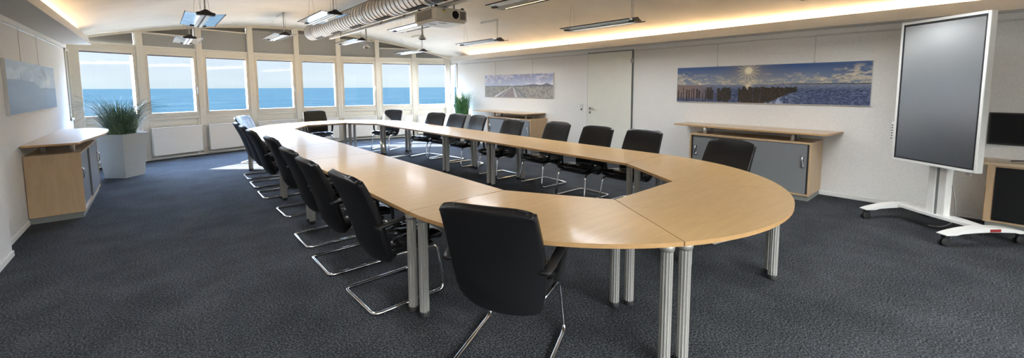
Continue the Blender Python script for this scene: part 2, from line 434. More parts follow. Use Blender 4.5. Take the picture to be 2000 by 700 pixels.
# ------------------------------------------------------------------ curved window wall: eight facets
ZG0, ZG1 = 1.02, 2.255            # visible glass
sill = MB(); cols = MB(); trans = MB(); grey = MB(); dark = MB(); bbr = MB()
def facet_T(i):
    a, b = Vector((*VERT[i], 0)), Vector((*VERT[i + 1], 0)); d = (b - a); w = d.length; d.normalize()
    T = Matrix(((d.x, -d.y, 0, a.x), (d.y, d.x, 0, a.y), (0, 0, 1, 0), (0, 0, 0, 1)))   # local x along facet, +y outwards
    return T, w
RECT = {1: 2.72, 2: 2.915, 5: 2.915, 6: 2.72}
for i in range(8):
    T, w = facet_T(i)
    g = .06
    # parapet with a recessed field, and sill
    sill.box(0, w, .0, .10, 0, .93, T)
    for (x0, x1, z0, z1) in ((g, w - g, .86, .93), (g, w - g, 0, .06), (g, g + .05, .06, .86), (w - g - .05, w - g, .06, .86)):
        sill.box(x0, x1, -.022, 0, z0, z1, T, bev=.004)
    sill.box(.0, w, -.03, .10, .925, .95, T, bev=.006)
    bbr.box(.03, w - .03, -.035, -.02, 0, .055, T, bev=.004)
    # lintel above the window
    trans.box(0, w, -.01, .09, 2.345, 2.42, T, bev=.004); trans.box(g, w - g, -.03, .02, 2.415, 2.455, T, bev=.004)
    # transom fields between the lintel and the vault
    nseg = 8
    x0, x1 = g, w - g
    def cz(u): 
        p = T @ Vector((u, 0, 0)); return ceil_z(p.x)
    zr = RECT.get(i)
    top = [(x0 + (x1 - x0)*k/nseg) for k in range(nseg + 1)]
    vs = []
    for u in top:
        zt = max(2.44, cz(u) + .02)
        vs += [T @ Vector((u, .05, 2.44)), T @ Vector((u, .05, zt))]
    dark.add(vs, [(2*k, 2*k + 2, 2*k + 3, 2*k + 1) for k in range(nseg)])
    if zr or i in (3, 4):
        h = zr or 3.02
        vs = []
        for u in top:
            zt = min(h, cz(u) - .03)
            vs += [T @ Vector((u, .03, 2.44)), T @ Vector((u, .03, zt)), T @ Vector((u, .045, 2.44)), T @ Vector((u, .045, zt))]
        fs = []
        for k in range(nseg):
            a = 4*k; b = a + 4
            fs += [(a, b, b + 1, a + 1), (a + 2, a + 3, b + 3, b + 2), (a + 1, b + 1, b + 3, a + 3), (a, a + 2, b + 2, b)]
        grey.add(vs, fs)
        if zr:
            trans.box(x0, x1, -.01, .045, zr - .005, zr + .025, T, bev=.003)
    # trim under the vault following its slope
    for k in range(nseg):
        u0, u1 = top[k], top[k + 1]
        za, zb = cz(u0), cz(u1)
        vs = [T @ Vector(q) for q in ((u0, -.02, za - .045), (u1, -.02, zb - .045), (u1, .06, zb - .045), (u0, .06, za - .045), (u0, -.02, za + .02), (u1, -.02, zb + .02), (u1, .06, zb + .02), (u0, .06, za + .02))]
        trans.add(vs, [(0, 3, 2, 1), (4, 5, 6, 7), (0, 1, 5, 4), (1, 2, 6, 5), (2, 3, 7, 6), (3, 0, 4, 7)])
for k, (x, y) in enumerate(VERT):
    ang = AA*(k - 4)/4
    T = Matrix.Translation((x, y, 0)) @ Matrix.Rotation(-ang, 4, 'Z')
    hw = .062 if 0 < k < 8 else .085
    if k == 0: T = Matrix.Translation((x + .05, y - .02, 0)) @ Matrix.Rotation(-ang, 4, 'Z')
    if k == 8: T = Matrix.Translation((x - .05, y - .02, 0)) @ Matrix.Rotation(-ang, 4, 'Z')
    cols.box(-hw, hw, -.045, .10, 0, ceil_z(min(max(x, WL), WR)) + .03, T, bev=.008)
struct(sill.build('wall_front', M['frame']))
struct(cols.build('trim_5', M['frame']))
struct(trans.build('trim_6', M['frame']))
struct(grey.build('trim_7', M['greypanel'])); struct(dark.build('trim_8', M['darkpanel']))
struct(bbr.build('baseboard_front', M['frame']))

HANDLE = {0: 'l', 1: 'r', 3: 'r', 5: 'r', 7: 'r'}
for i in range(8):
    T, w = facet_T(i)
    d = T.to_3x3() @ Vector((1, 0, 0))
    e = sempty('window_%d' % (i + 1), (*VERT[i], .95), atan2(d.y, d.x))
    a0, a1 = .062, w - .062
    gl0, gl1 = .118, w - .118
    z1 = 2.345 - .95; gz0, gz1 = ZG0 - .95, ZG1 - .95
    f = MB()
    f.box(a0, gl0, -.02, .06, 0, z1, bev=.006); f.box(gl1, a1, -.02, .06, 0, z1, bev=.006)
    f.box(gl0 - .01, gl1 + .01, -.02, .06, 0, gz0, bev=.006); f.box(gl0 - .01, gl1 + .01, -.02, .06, gz1 + .02, z1, bev=.006)
    f.build('window_frame', M['frame'], e)
    f = MB()
    q = .018                       # inner sash lip
    f.box(gl0 - .004, gl0 + q*.5, -.032, .0, gz0 - q, gz1 + q); f.box(gl1 - q*.5, gl1 + .004, -.032, .0, gz0 - q, gz1 + q)
    f.box(gl0, gl1, -.032, .0, gz0 - q, gz0); 
    f.build('window_sash', M['frame'], e)
    MB().box(gl0, gl1, .022, .028, gz0 - .01, gz1 + .03).build('window_pane', M['glass'], e)
    MB().box(gl0, gl1, -.005, .05, gz1 - .005, gz1 + .035).box(gl1 - .022, gl1 - .012, .035, .05, gz0, gz1).build('roller_blind', M['blind'], e)
    if i in HANDLE:
        hx = a0 + .028 if HANDLE[i] == 'l' else a1 - .028
        MB().box(hx - .012, hx + .012, -.03, -.018, .59, .66, bev=.003).tube(fillet([(hx, -.03, .625), (hx, -.055, .625), (hx, -.06, .49)], .012), .009, n=8).build('window_handle', M['white'], e)

# radiators
def radiator(w, h=.60):
    m = MB()
    m.box(-w/2, w/2, -.05, .03, 0, h, bev=.008)
    m.box(-w/2 - .004, w/2 + .004, -.055, .035, h - .012, h + .006, bev=.003)
    return m
RL = ['white radiator behind the left grey planter under the leftmost window',
      'white radiator just right of the left planter, in full view under the second window',
      'white radiator under the third window from the left, behind the chair row',
      'white radiator under the fourth window, above the left rim of the table end',
      'white radiator under the fifth window, behind the black chair with its back to the sea',
      'white radiator under the sixth window from the left, seen under and over the table end',
      'white radiator under the seventh window, behind the chair at the right curve of the table',
      'white radiator under the rightmost sea window, beside the right planter']
for i in range(8):
    T, w = facet_T(i); d = T.to_3x3() @ Vector((1, 0, 0)); c = T @ Vector((w/2 - .01, -.10, .10))
    e = thing('radiator', RL[i], 'radiator', c, atan2(d.y, d.x), 'radiators along the curved window wall')
    rw = w - .17
    radiator(rw).build('radiator_body', M['radiator'], e)
    g = MB()
    for k in range(26):
        u = -rw/2 + .03 + (rw - .06)*k/25; g.box(u - .006, u + .006, -.035, .02, .602, .6085)
    g.build('top_grille', M['darkgap'], e)
    v = MB()
    for u in (rw/2 - .10, rw/2 - .05):
        v.tube([(u, -.01, 0), (u, -.01, -.055)], .009, n=8); v.lathe([(0, -.02), (.016, -.018), (.016, -.045), (0, -.047)], (u, -.01, 0), 10)
    v.tube([(-rw/2 + .12, -.01, 0), (-rw/2 + .12, -.01, -.06)], .008, n=8)
    v.tube([(-w/2 + .06, -.01, -.062), (w/2 - .05, -.01, -.062)], .011, n=8)
    v.build('valve', M['white'], e)
    MB().box(-rw/2 - .045, -rw/2 - .005, .0, .012, .065, .085).build('bracket', M['white'], e)
    for q_ in (-rw/2 + .2, rw/2 - .24): MB().box(q_, q_ + .04, .03, .076, .1, .5).build('wall_bracket', M['white'], e)

# ------------------------------------------------------------------ door in the right wall
e = sempty('door_1', (WR, 5.03, 0))
f = MB(); hw = .54; H = 2.25
f.box(-.012, .0, -hw - .022, -hw, 0, H + .02); f.box(-.012, 0, hw, hw + .012, 0, H + .02); f.box(-.012, 0, -hw - .022, hw + .012, H, H + .02)
f.build('door_frame', M['doorframe'], e)
MB().box(-.030, -.003, -hw + .006, hw - .004, .01, H - .008, bev=.004).build('door_leaf', M['doorleaf'], e)
MB().box(-.016, -.0, -hw - .004, -hw + .006, .01, H).build('door_gap', M['darkgap'], e)  # dark strip coloured in for the shadow of the hinge-side gap
h = MB(); hy = hw - .075
h.lathe([(0, 0), (.026, 0), (.026, .008), (0, .009)], n=18, T=Matrix.Translation((-.030, hy, 1.09)) @ Matrix.Rotation(-pi/2, 4, 'Y'))
h.tube(fillet([(-.034, hy, 1.09), (-.08, hy, 1.09), (-.08, hy - .13, 1.085)], .02), .010, n=10)
h.build('door_handle', M['steel'], e)
k = MB(); k.lathe([(0, 0), (.026, 0), (.026, .008), (0, .009)], n=18, T=Matrix.Translation((-.030, hy, 1.0)) @ Matrix.Rotation(-pi/2, 4, 'Y'))
k.box(-.041, -.038, hy - .006, hy + .006, .985, 1.012)
k.build('keyhole', M['steel'], e)
for z in (.25, 2.05):
    MB().cyl((-.038, -hw - .006, z - .05), (-.038, -hw - .006, z + .05), .012, n=10).box(-.036, -.03, -hw - .03, -hw + .03, z - .04, z + .04).build('door_hinge', M['steel'], e)
# switch
t = thing('light_switch', 'small white double wall switch left of the door handle', 'switch', (WR, 5.745, 1.01))
MB().box(-.009, 0, -.04, .04, 0, .155, bev=.003).build('switch_plate', M['white'], t)
MB().box(-.014, -.009, -.025, .025, .088, .142, bev=.002).build('rocker', M['plasticwhite'], t)
MB().lathe([(0, 0), (.02, 0), (.02, .004), (.012, .004), (0, .001)], n=14, T=Matrix.Translation((-.009, 0, .04)) @ Matrix.Rotation(-pi/2, 4, 'Y')).build('socket', M['darkgap'], t)

# ------------------------------------------------------------------ pictures (printed canvases)
def vnoise(x, y, seed=0):
    xi, yi = math.floor(x), math.floor(y); fx, fy = x - xi, y - yi
    def h(a, b):
        n = (a*374761393 + b*668265263 + seed*982451653) & 0xffffffff
        n = ((n ^ (n >> 13))*1274126177) & 0xffffffff
        return ((n ^ (n >> 16)) & 0xffff)/65535
    fx = fx*fx*(3 - 2*fx); fy = fy*fy*(3 - 2*fy)
    return (h(xi, yi)*(1-fx) + h(xi+1, yi)*fx)*(1-fy) + (h(xi, yi+1)*(1-fx) + h(xi+1, yi+1)*fx)*fy
def fbm(x, y, o=4, seed=0):
    s = 0; a = .5; t = 0
    for k in range(o): s += a*vnoise(x, y, seed + k); t += a; a *= .5; x *= 2.03; y *= 2.03
    return s/t
def mix(a, b, u):
    u = min(1, max(0, u)); return tuple(p + (q - p)*u for p, q in zip(a, b))
def sst(a, b, x):
    u = min(1, max(0, (x - a)/(b - a))); return u*u*(3 - 2*u)
def srgb(c):
    return tuple((v/12.92 if v <= .04045 else ((v + .055)/1.055)**2.4) for v in (k/255 for k in c))
rng = random.Random(3)
posts = []
for k in range(12):     # loose posts at the left
    posts.append((.012 + k*.0175 + rng.uniform(-.005, .005), .0028 + rng.random()*.0022, .36 - k*.0015 + rng.uniform(-.10, .06), .0 + rng.uniform(0, .10)))
for k in range(60):     # the dense row
    u = .205 + .475*k/59 + rng.uniform(-.003, .003)
    gap = int(u*26) % 3 == 0 and u < .40
    if gap and rng.random() < .75: continue
    posts.append((u, .0048 + rng.random()*.0028, .425 + rng.uniform(-.10, .035)*(1 if u < .45 else .35), sst(.50, .70, u)*.31 + rng.uniform(-.02, .0) + (rng.random()*.10 if u < .40 else 0)))
def groyne(u, v):
    hz = .485
    if v > hz:
        c = mix(srgb((150, 160, 172)), srgb((62, 96, 152)), (v - hz)/.45)
        c = mix(c, srgb((70, 95, 135)), sst(.5, 1.0, abs(u - .45)*2)*.4)
        d = hypot((u - .44)*4.35, v - .86)
        gl = exp(-d*4.2)
        c = mix(c, srgb((190, 170, 130)), gl*.9)
        # clouds low over the horizon, climbing at both sides
        ctop = .62 + .10*sst(.62, .95, u) + .14*sst(.8, 1, u) + .10*sst(.25, .0, u)
        n = fbm(u*34, v*20, 4, 5)
        w = sst(.44, .56, n)*sst(ctop + .06, ctop - .06, v)
        w = max(w, sst(.60, .68, fbm(u*22, v*13, 4, 11))*sst(ctop + .22, ctop, v)*.8)
        cc = mix(srgb((110, 116, 128)), srgb((226, 216, 192)), fbm(u*60, v*40, 3, 9)*1.3 - .1 + gl*.3)
        c = mix(c, cc, w)
        ang = atan2(v - .86, (u - .44)*4.35)
        ray = .5 + .5*cos(ang*16)
        s_ = sst(.12, .05, d) + ray**3*sst(.34, .06, d)*.8
        c = mix(c, srgb((246, 240, 214)), s_)
        if v < hz + .03 and u > .45: c = mix(c, srgb((50, 56, 70)), .8*sst(.45, .7, u))
    else:
        wv = fbm(u*120 + v*40, v*110 - u*30, 3, 21)
        c = mix(srgb((40, 54, 92)), srgb((112, 128, 164)), sst(.30, .85, wv))
        sand = sst(.30, .08, u)
        c = mix(c, mix(srgb((150, 124, 112)), srgb((118, 106, 110)), fbm(u*30, v*40, 3, 2)), sand*sst(.02, .2, v) )
        c = mix(c, srgb((150, 160, 180)), sst(hz - .16, hz, v)*.5*(1 - sand))
        gl = exp(-((u - .44)/.018)**2)*sst(.3, .48, v)
        c = mix(c, srgb((240, 226, 190)), gl)
        foam = sst(.52, .60, fbm(u*50, v*25, 4, 31))*exp(-((u - .62 - (.3 - v)*-.15)/.07)**2)*sst(.33, .1, v)
        c = mix(c, srgb((170, 185, 215)), foam)
    for (pu, pw, ph, pb) in posts:
        if abs(u - pu) < pw and pb < v < ph:
            n = fbm(u*300, v*30, 3, int(pu*1000))
            c = mix(srgb((22, 22, 26)), srgb((84, 72, 58)), n*n*1.3)
    if v < .40 and .30 < u < .47 and v > .0: pass
    return c
def boardwalk(u, v):
    hz = .50
    hill = .012 + .06*exp(-((u - .74)/.09)**2) + .085*exp(-((u - .92)/.05)**2) if u > .5 else .0
    if v > hz + hill:
        c = mix(srgb((196, 206, 226)), srgb((150, 156, 196)), (v - hz)/.5)
        n = fbm(u*16 + 3, v*7, 5, 41)
        c = mix(c, srgb((232, 232, 244)), sst(.46, .66, n)*.9)
        c = mix(c, srgb((146, 144, 174)), sst(.54, .74, fbm(u*16 + 3, v*7 + .25, 5, 41))*sst(.55, .9, v)*.9)
    elif v > hz: c = mix(srgb((108, 106, 124)), srgb((130, 124, 134)), fbm(u*30, v*30))
    else:
        n = fbm(u*60, v*14, 4, 51)
        gnd = mix(srgb((104, 108, 118)), srgb((184, 178, 166)), n*1.3 - .1)
        gnd = mix(gnd, srgb((88, 100, 118)), sst(.45, .5, v)*.9)
        c = gnd
        s = (hz - v)/hz
        for (du, w, cl) in ((-.30, .03, (228, 230, 238)), (-.22, .012, (128, 124, 140)), (-.19, .008, (200, 196, 204)), (-.10, .008, (196, 190, 198)), (.06, .012, (226, 226, 234)), (.035, .008, (226, 226, 234)), (.12, .015, (150, 158, 170)), (.20, .04, (120, 128, 142))):
            if abs(u - (.455 + du*s*.95)) < w*s*.6 + .0012: c = srgb(cl)
        if -.16*s < u - .455 < .03*s: c = mix(c, srgb((140, 124, 136)), .55)
    return c
def seascape(u, v):
    # pale blue print: lighter sky with a burst of cloud, dune edge and flat water
    edge = .60 + .03*sst(.45, .2, u) + .015*fbm(u*30, 0, 3) - .10*sst(.44, .60, u) - .03*sst(.55, .62, u)
    if v > edge:
        c = mix(srgb((176, 196, 216)), srgb((146, 170, 200)), fbm(u*5, v*4, 3, 3))
        n = fbm(u*7 - v*3, v*5 + u*2, 5, 61)
        c = mix(c, srgb((196, 214, 232)), sst(.45, .72, n)*.8)
        d = hypot((u - .80)*3, (v - .63)*1.4)
        c = mix(c, srgb((238, 246, 248)), exp(-d*5))
        c = mix(c, srgb((104, 124, 152)), .7*exp(-((u - .72)/.07)**2 - ((v - .83 + (u - .7)*1.5)/.09)**2))
        c = mix(c, srgb((96, 116, 140)), .7*exp(-((u - .62)/.03)**2 - ((v - .72)/.03)**2))
    else:
        c = mix(srgb((124, 152, 190)), srgb((140, 168, 204)), fbm(u*9, v*14, 4, 71))
        c = mix(c, srgb((108, 136, 172)), sst(edge - .03, edge, v)*.8)
    if abs(u - .23) < .004 and .6 < v < .78: c = srgb((110, 124, 150))
    return c
def picture(label, x, y0, y1, fn, facing, nu=420, nv=96, hangs=()):
    # facing -1: hangs on the right wall, image left is at high y; +1: on the left wall, image left is at low y
    z0, z1 = 1.275, 1.875; W = y1 - y0; H = z1 - z0
    t = thing('picture', label, 'picture', (x, (y0 + y1)/2, z0))
    th = .028
    MB().box(*((-th, 0) if facing < 0 else (0, th)), -W/2, W/2, 0, H, bev=.002).build('canvas_board', M['white'], t)
    me = bpy.data.meshes.new('print'); xx = -(th + .0012) if facing < 0 else th + .0012
    mg = .006
    vs = []; cs = []
    for j in range(nv + 1):
        for i in range(nu + 1):
            u, v = i/nu, j/nv
            yy = (W/2 - mg - (W - 2*mg)*u) if facing < 0 else (-W/2 + mg + (W - 2*mg)*u)
            vs.append((xx, yy, mg + (H - 2*mg)*v)); cs.append(fn(u, v))
    fs = []
    for j in range(nv):
        for i in range(nu):
            a = j*(nu + 1) + i; q = (a, a + 1, a + nu + 2, a + nu + 1); fs.append(q)
    me.from_pydata(vs, [], fs); at = me.color_attributes.new('print', 'FLOAT_COLOR', 'POINT')
    flat = []
    for c in cs: flat += [c[0], c[1], c[2], 1.0]
    at.data.foreach_set('color', flat)
    m = bpy.data.materials.get('canvas_print')
    if m is None:
        m, tt, N, L, b = nt('canvas_print'); a = N.new('ShaderNodeVertexColor'); a.layer_name = 'print'
        L.new(a.outputs['Color'], b.inputs['Base Color']); b.inputs['Roughness'].default_value = .45
    me.materials.append(m)
    o = bpy.data.objects.new('print', me); C.objects.link(o); o.parent = t
    for hy in hangs:
        s = MB(); q = -.012 if facing < 0 else .012
        s.tube([(q, hy, H - .01), (q, hy, 2.262 - z0 - (.015 if facing < 0 else 0))], .0022, n=6); s.box(q - .006, q + .006, hy - .01, hy + .01, H - .012, H + .012)
        s.build('hanging_wire', M['cable'], t)
    return t
picture('long photograph of wooden groyne posts under a low sun, over the near sideboard', WR, .94, 3.57, groyne, -1, 560, 110, hangs=(.64, -.68))
picture('long pale photograph of a boardwalk running through dunes, over the far sideboard', WR, 6.57, 9.20, boardwalk, -1, 420, 96, hangs=(.85, -.60))
picture('pale blue seascape print on the left wall above the sideboard', WL, 6.58, 9.25, seascape, 1, 360, 90, hangs=(-.55, .42))

# ------------------------------------------------------------------ conference table
CX, CYN, CYF = 2.911, 2.434, 8.95
RO, RI = 1.688, .853
ZT, TH = .73, .025
LEGR = .033
def leg_mesh():
    prof = []
    n = 48
    for j in range(n):
        a = 2*pi*j/n; r = LEGR*(1 - (.10 if j % 4 in (1, 2) else 0)); prof.append((r*cos(a), r*sin(a)))
    m = MB().prism(prof, .036, ZT - TH - .035)
    return m
def make_leg(parent, x, y, ax, ay):
    """leg with foot and head bracket; (ax, ay) direction the bracket arm points"""
    o = leg_mesh().build('leg', M['legalu'], parent); o.location = (x, y, 0)
    MB().lathe([(0, 0), (.030, 0), (.0345, .006), (.0345, .034), (.030, .038), (0, .038)], n=20).build('foot', M['rubber'], o)
    a = atan2(ay, ax); T = Matrix.Rotation(a, 4, 'Z'); z = ZT - TH
    b = MB().lathe([(0, z - .045), (.037, z - .045), (.040, z - .03), (.044, z), (0, z)], n=20)
    b.box(0, .13, -.032, .032, z - .022, z, T, bev=.004)
    b.build('leg_bracket', M['legalu'], o)
    return o
def table(name, label, polyw, legs, ctr):
    t = thing(name, label, 'table', (ctr[0], ctr[1], 0), 0, 'segments of the oval conference table')
    pl = [(x - ctr[0], y - ctr[1]) for x, y in polyw]
    # shrink a hair so that a dark joint shows
    q_ = []
    for x, y in pl:
        r_ = hypot(x, y); q_.append((x*(1 - .0035/r_), y*(1 - .0035/r_)))
    pl = q_
    o = MB().prism(pl, ZT - TH, ZT, 0, 1).build('tabletop', [M['tabletop'], M['tableedge']], t)
    for lx, ly in legs:
        dx, dy = ctr[0] - lx, ctr[1] - ly
        make_leg(t, lx - ctr[0], ly - ctr[1], dx, dy)
    # beams under the top
    b = MB(); L = [(x - ctr[0], y - ctr[1]) for x, y in legs]
    for i in range(len(L)):
        p, q = Vector((*L[i], ZT - TH - .016)), Vector((*L[(i + 1) % len(L)], ZT - TH - .016))
        d = (q - p).normalized(); b.tube([p + d*.04, q - d*.04], .02, sq=(.016, .011))
    b.build('under_frame', M['legalu'], t)
    return t
JY = [CYN, 4.96, 6.27, CYF]
names = {('L', 0): 'nearest straight maple tabletop on the left side, with the three nearest left chairs',
         ('L', 1): 'short middle maple tabletop on the left side between two thin joints',
         ('L', 2): 'farthest straight maple tabletop on the left side, leading to the curve by the windows',
         ('R', 0): 'nearest straight maple tabletop on the right side, in front of the door chairs',
         ('R', 1): 'short middle maple tabletop on the right side, facing the far sideboard',
         ('R', 2): 'farthest straight maple tabletop on the right side, towards the right planter'}
for sd in 'LR':
    sg = -1 if sd == 'L' else 1
    xo, xi = CX + sg*RO, CX + sg*RI
    lo, li = CX + sg*1.640, CX + sg*1.01
    for k in range(3):
        y0, y1 = JY[k], JY[k + 1]
        x0, x1 = min(xo, xi), max(xo, xi)
        legs = [(lo, y0 + .055), (li, y0 + .055), (li, y1 - .055), (lo, y1 - .055)]
        table('conference_table', names[(sd, k)], [(x0, y0), (x1, y0), (x1, y1), (x0, y1)], legs, ((x0 + x1)/2, (y0 + y1)/2))
nm2 = {('N', 0): 'curved maple segment at the near left of the oval, beside the foremost chair',
       ('N', 1): 'curved maple segment at the very front of the oval table',
       ('N', 2): 'curved maple segment at the near right of the oval, beside the lone chair',
       ('F', 0): 'curved maple segment at the far right of the oval, by the right planter side',
       ('F', 1): 'curved maple segment at the far end of the oval, parallel to the windows',
       ('F', 2): 'curved maple segment at the far left of the oval, by the bluish chair'}
for end, cy, a0 in (('N', CYN, pi), ('F', CYF, 0)):
    for k in range(3):
        s, e_ = a0 + k*pi/3, a0 + (k + 1)*pi/3
        out = [(CX + RO*cos(s + (e_ - s)*j/16), cy + RO*sin(s + (e_ - s)*j/16)) for j in range(17)]
        inn = [(CX + RI*cos(e_), cy + RI*sin(e_)), (CX + RI*cos(s), cy + RI*sin(s))]
        legs = []
        for a, q in ((s, 1), (e_, -1)):
            for r in (1.615, .99):
                legs.append((CX + r*cos(a) - q*.055*sin(a), cy + r*sin(a) + q*.055*cos(a)))
        legs = [legs[0], legs[1], legs[3], legs[2]]
        cxm = (s + e_)/2; ctr = (CX + 1.28*cos(cxm), cy + 1.28*sin(cxm))
        table('conference_table', nm2[(end, k)], out + inn, legs, ctr)

# ------------------------------------------------------------------ cantilever chair
def pillow(nu, nv, fn, n_pow=2.6):
    """closed cushion: fn(s,t) -> (centre point, normal, half thickness)"""
    m = MB(); F = []; B = []
    for i in range(nu + 1):
        for j in range(nv + 1):
            c, nrm, th = fn(i/nu, -1 + 2*j/nv)
            c = Vector(c); nrm = Vector(nrm).normalized()
            F.append(c + nrm*th); B.append(c - nrm*th)
    w = nv + 1; N = len(F); fs = []
    for i in range(nu):
        for j in range(nv):
            a = i*w + j; fs.append((a, a + 1, a + w + 1, a + w)); fs.append((N + a, N + a + w, N + a + w + 1, N + a + 1))
    for i in range(nu):
        a = i*w; fs.append((a, a + w, N + a + w, N + a)); a = i*w + nv; fs.append((a, N + a, N + a + w, a + w))
    for j in range(nv):
        a = j; fs.append((a, N + a, N + a + 1, a + 1)); a = nu*w + j; fs.append((a, a + 1, N + a + 1, N + a))
    m.add(F + B, fs, True); return m
def catm(P, u):
    n = len(P) - 1; x = u*n; i = min(int(x), n - 1); f = x - i
    g = lambda k: P[min(max(k, 0), n)]
    a, b, c, d = g(i-1), g(i), g(i+1), g(i+2)
    return tuple(.5*((2*b[k]) + (-a[k] + c[k])*f + (2*a[k] - 5*b[k] + 4*c[k] - d[k])*f*f + (-a[k] + 3*b[k] - 3*c[k] + d[k])*f**3) for k in range(len(b)))
def edge_round(s, r, amt=.22):     # width factor near the ends
    d = min(s, 1 - s)
    return 1 if d >= r else 1 - (1 - sqrt(max(0, 1 - (1 - d/r)**2)))*amt
def warp(s, k=2.2):       # cluster samples at both ends
    return .5 + .5*math.tanh(k*(2*s - 1))/math.tanh(k)
def make_chair():
    t = thing('cantilever_chair', '', 'chair')
    spine = [(-.13, .325), (-.185, .42), (-.225, .56), (-.275, .72), (-.335, .86), (-.392, .968)]   # x, z
    halfw = [(.215,), (.248,), (.268,), (.270,), (.264,), (.256,)]
    def bfn(s, tt):
        s = warp(s); tt = math.copysign(abs(warp((tt + 1)/2)*2 - 1), tt)
        x, z = catm(spine, s); a = catm(spine, min(1, s + .02)); b = catm(spine, max(0, s - .02))
        tx, tz = a[0] - b[0], a[1] - b[1]; nrm = (tz, 0, -tx)
        hw = catm(halfw, s)[0]*(edge_round(s, .07, .12) if s > .5 else edge_round(s, .13, .24))
        wrap = .035*abs(tt)**2.4
        th = (.014 + .024*(1 - abs(tt)**4)*(1 - (2*s - 1)**6))*(1 if s > .2 else 1.15)
        # corners droop a little towards the middle at top and bottom
        z2 = z - (.018*abs(tt)**5 if s > .93 else 0)
        z2 -= (.012*(1 - tt*tt) if s < .08 else 0)
        return (x + wrap, hw*tt, z2), nrm, th
    pillow(22, 16, bfn).build('backrest', M['leather'], t)
    # the piped shell at the rear
    def sfn(s, tt):
        c, nrm, th = bfn(.02 + .96*s, tt*.985); n = Vector(nrm).normalized()
        return tuple(Vector(c) - n*(th*.75)), nrm, .014
    pillow(18, 12, sfn).build('back_shell', M['leatherback'], t)
    seatp = [(-.19, .405), (-.10, .415), (.02, .425), (.14, .44), (.235, .445), (.285, .425)]
    def cfn(s, tt):
        s = warp(s); tt = math.copysign(abs(warp((tt + 1)/2)*2 - 1), tt)
        x, z = catm(seatp, s); a = catm(seatp, min(1, s + .02)); b = catm(seatp, max(0, s - .02))
        tx, tz = a[0] - b[0], a[1] - b[1]; nrm = (-tz, 0, tx)
        hw = (.225 + .03*s)*edge_round(s, .12)
        th = .018 + .032*(1 - abs(tt)**4)*(1 - (2*s - 1)**8)
        return (x, hw*tt, z - .01*(1 - tt*tt)), nrm, th
    pillow(20, 14, cfn).build('seat', M['seatleather'], t)
    MB().box(-.17, .23, -.215, .215, .365, .392, bev=.012).build('seat_pan', M['blackplastic'], t)
    tr = .0125
    half = lambda y: [(-.10, .19*y, .372), (.20, .235*y, .378), (.285, .262*y, .02 + tr)]
    p = [(-.10, .20, .365), (.235, .235, .365), (.29, .255, tr), (-.28, .255, tr), (-.28, -.255, tr), (.29, -.255, tr), (.235, -.235, .365), (-.10, -.20, .365)]
    path = fillet(p, [.06, .07, .055, .055, .07, .06], 6)
    MB().tube(path, tr, n=12).build('frame', M['chrome'], t)
    for s_ in (-1, 1):
        a = [(-.255, .275*s_, .615), (-.20, .292*s_, .632), (-.02, .296*s_, .652), (.085, .290*s_, .645), (.125, .282*s_, .60), (.135, .268*s_, .50), (.125, .245*s_, .40)]
        pts = [Vector(catm(a, k/22)) for k in range(23)]
        m = MB(); rings = []
        for i, q in enumerate(pts):
            d = (pts[min(i + 1, 22)] - pts[max(i - 1, 0)]).normalized(); sd = Vector((0, 1, 0)); up = d.cross(sd).normalized()
            u = i/22; hw = .028 - .010*max(0, u - .55)/.45; hh = .012 + .004*sin(pi*u)
            rings.append([q + sd*hw*cos(b)*1.0 + up*hh*sin(b) for b in [2*pi*k/10 for k in range(10)]])
        vs = [v for r_ in rings for v in r_]
        fs = [(i*10 + j, (i+1)*10 + j, (i+1)*10 + (j+1) % 10, i*10 + (j+1) % 10) for i in range(22) for j in range(10)]
        fs += [tuple(range(10)), tuple(range(22*10 + 9, 22*10 - 1, -1))]
        m.add(vs, fs, True)
        ao = m.build('armrest', M['blackplastic'], t)
        MB().cyl((-.235, .20*s_, .618), (-.235, .305*s_, .618), .008, n=8).build('arm_bolt', M['chrome'], ao)
    return t
chair = make_chair()
LG = 'black cantilever chairs around the oval table'
import itertools
def dirang(dx, dy): return atan2(dy, dx)
CH = [
 ((1.510, 1.730), R(28), 'foremost black chair seen squarely from behind at the front curve of the table'),
 ((1.30, 2.85), 0.03, 'nearest chair of the left row, its wrinkled shiny seat and armrest showing'),
 ((1.27, 3.65), 0.0, 'second nearest chair of the left row, one behind the chair with the shiny seat'),
 ((1.30, 4.40), 0.0, 'third nearest chair of the left row, between its second and fourth backrests'),
 ((1.37, 5.58), 0.02, 'fourth chair of the left row, just beyond the wider gap in the row'),
 ((1.34, 6.70), 0.0, 'fifth chair of the left row, counting away from the camera'),
 ((1.36, 7.50), 0.0, 'sixth chair of the left row, second from its window end'),
 ((1.38, 8.27), 0.0, 'last chair of the straight left row, overlapping the bluish chair'),
 ((1.62, 9.93), dirang(.79, -.61), 'chair with a bluish sky sheen at the far left curve of the table'),
 ((3.00, 10.62), dirang(0, -1), 'black chair at the far end with its back to the windows, left of the two'),
 ((4.38, 9.80), dirang(-.86, -.5), 'black chair at the far right curve of the table, before the window corner'),
 ((4.54, 8.05), dirang(-.96, -.28), 'farthest chair of the right row, nearest the green planter'),
 ((4.64, 7.40), dirang(-.98, -.12), 'second farthest chair of the right row, just before the planter pot'),
 ((4.66, 6.72), dirang(-1, .01), 'chair of the right row beside the handle end of the far sideboard'),
 ((4.50, 5.45), dirang(-1, 0), 'chair of the right row in front of the pale blue door of the far sideboard'),
 ((4.66, 4.53), dirang(-1, .03), 'chair of the right row just left of the room door, creased shiny backrest'),
 ((4.52, 3.62), dirang(-1, .0), 'chair of the right row directly in front of the room door'),
 ((4.62, 2.94), dirang(-1, .02), 'nearest chair of the straight right row, right of the room door'),
 ((4.31, 1.80), dirang(-.97, .25), 'lone black chair tucked under the near right curve, before the big sideboard'),
]
for i, ((x, y), a, lb) in enumerate(CH):
    place(chair, i == 0, (x, y, 0), a, lb, LG)

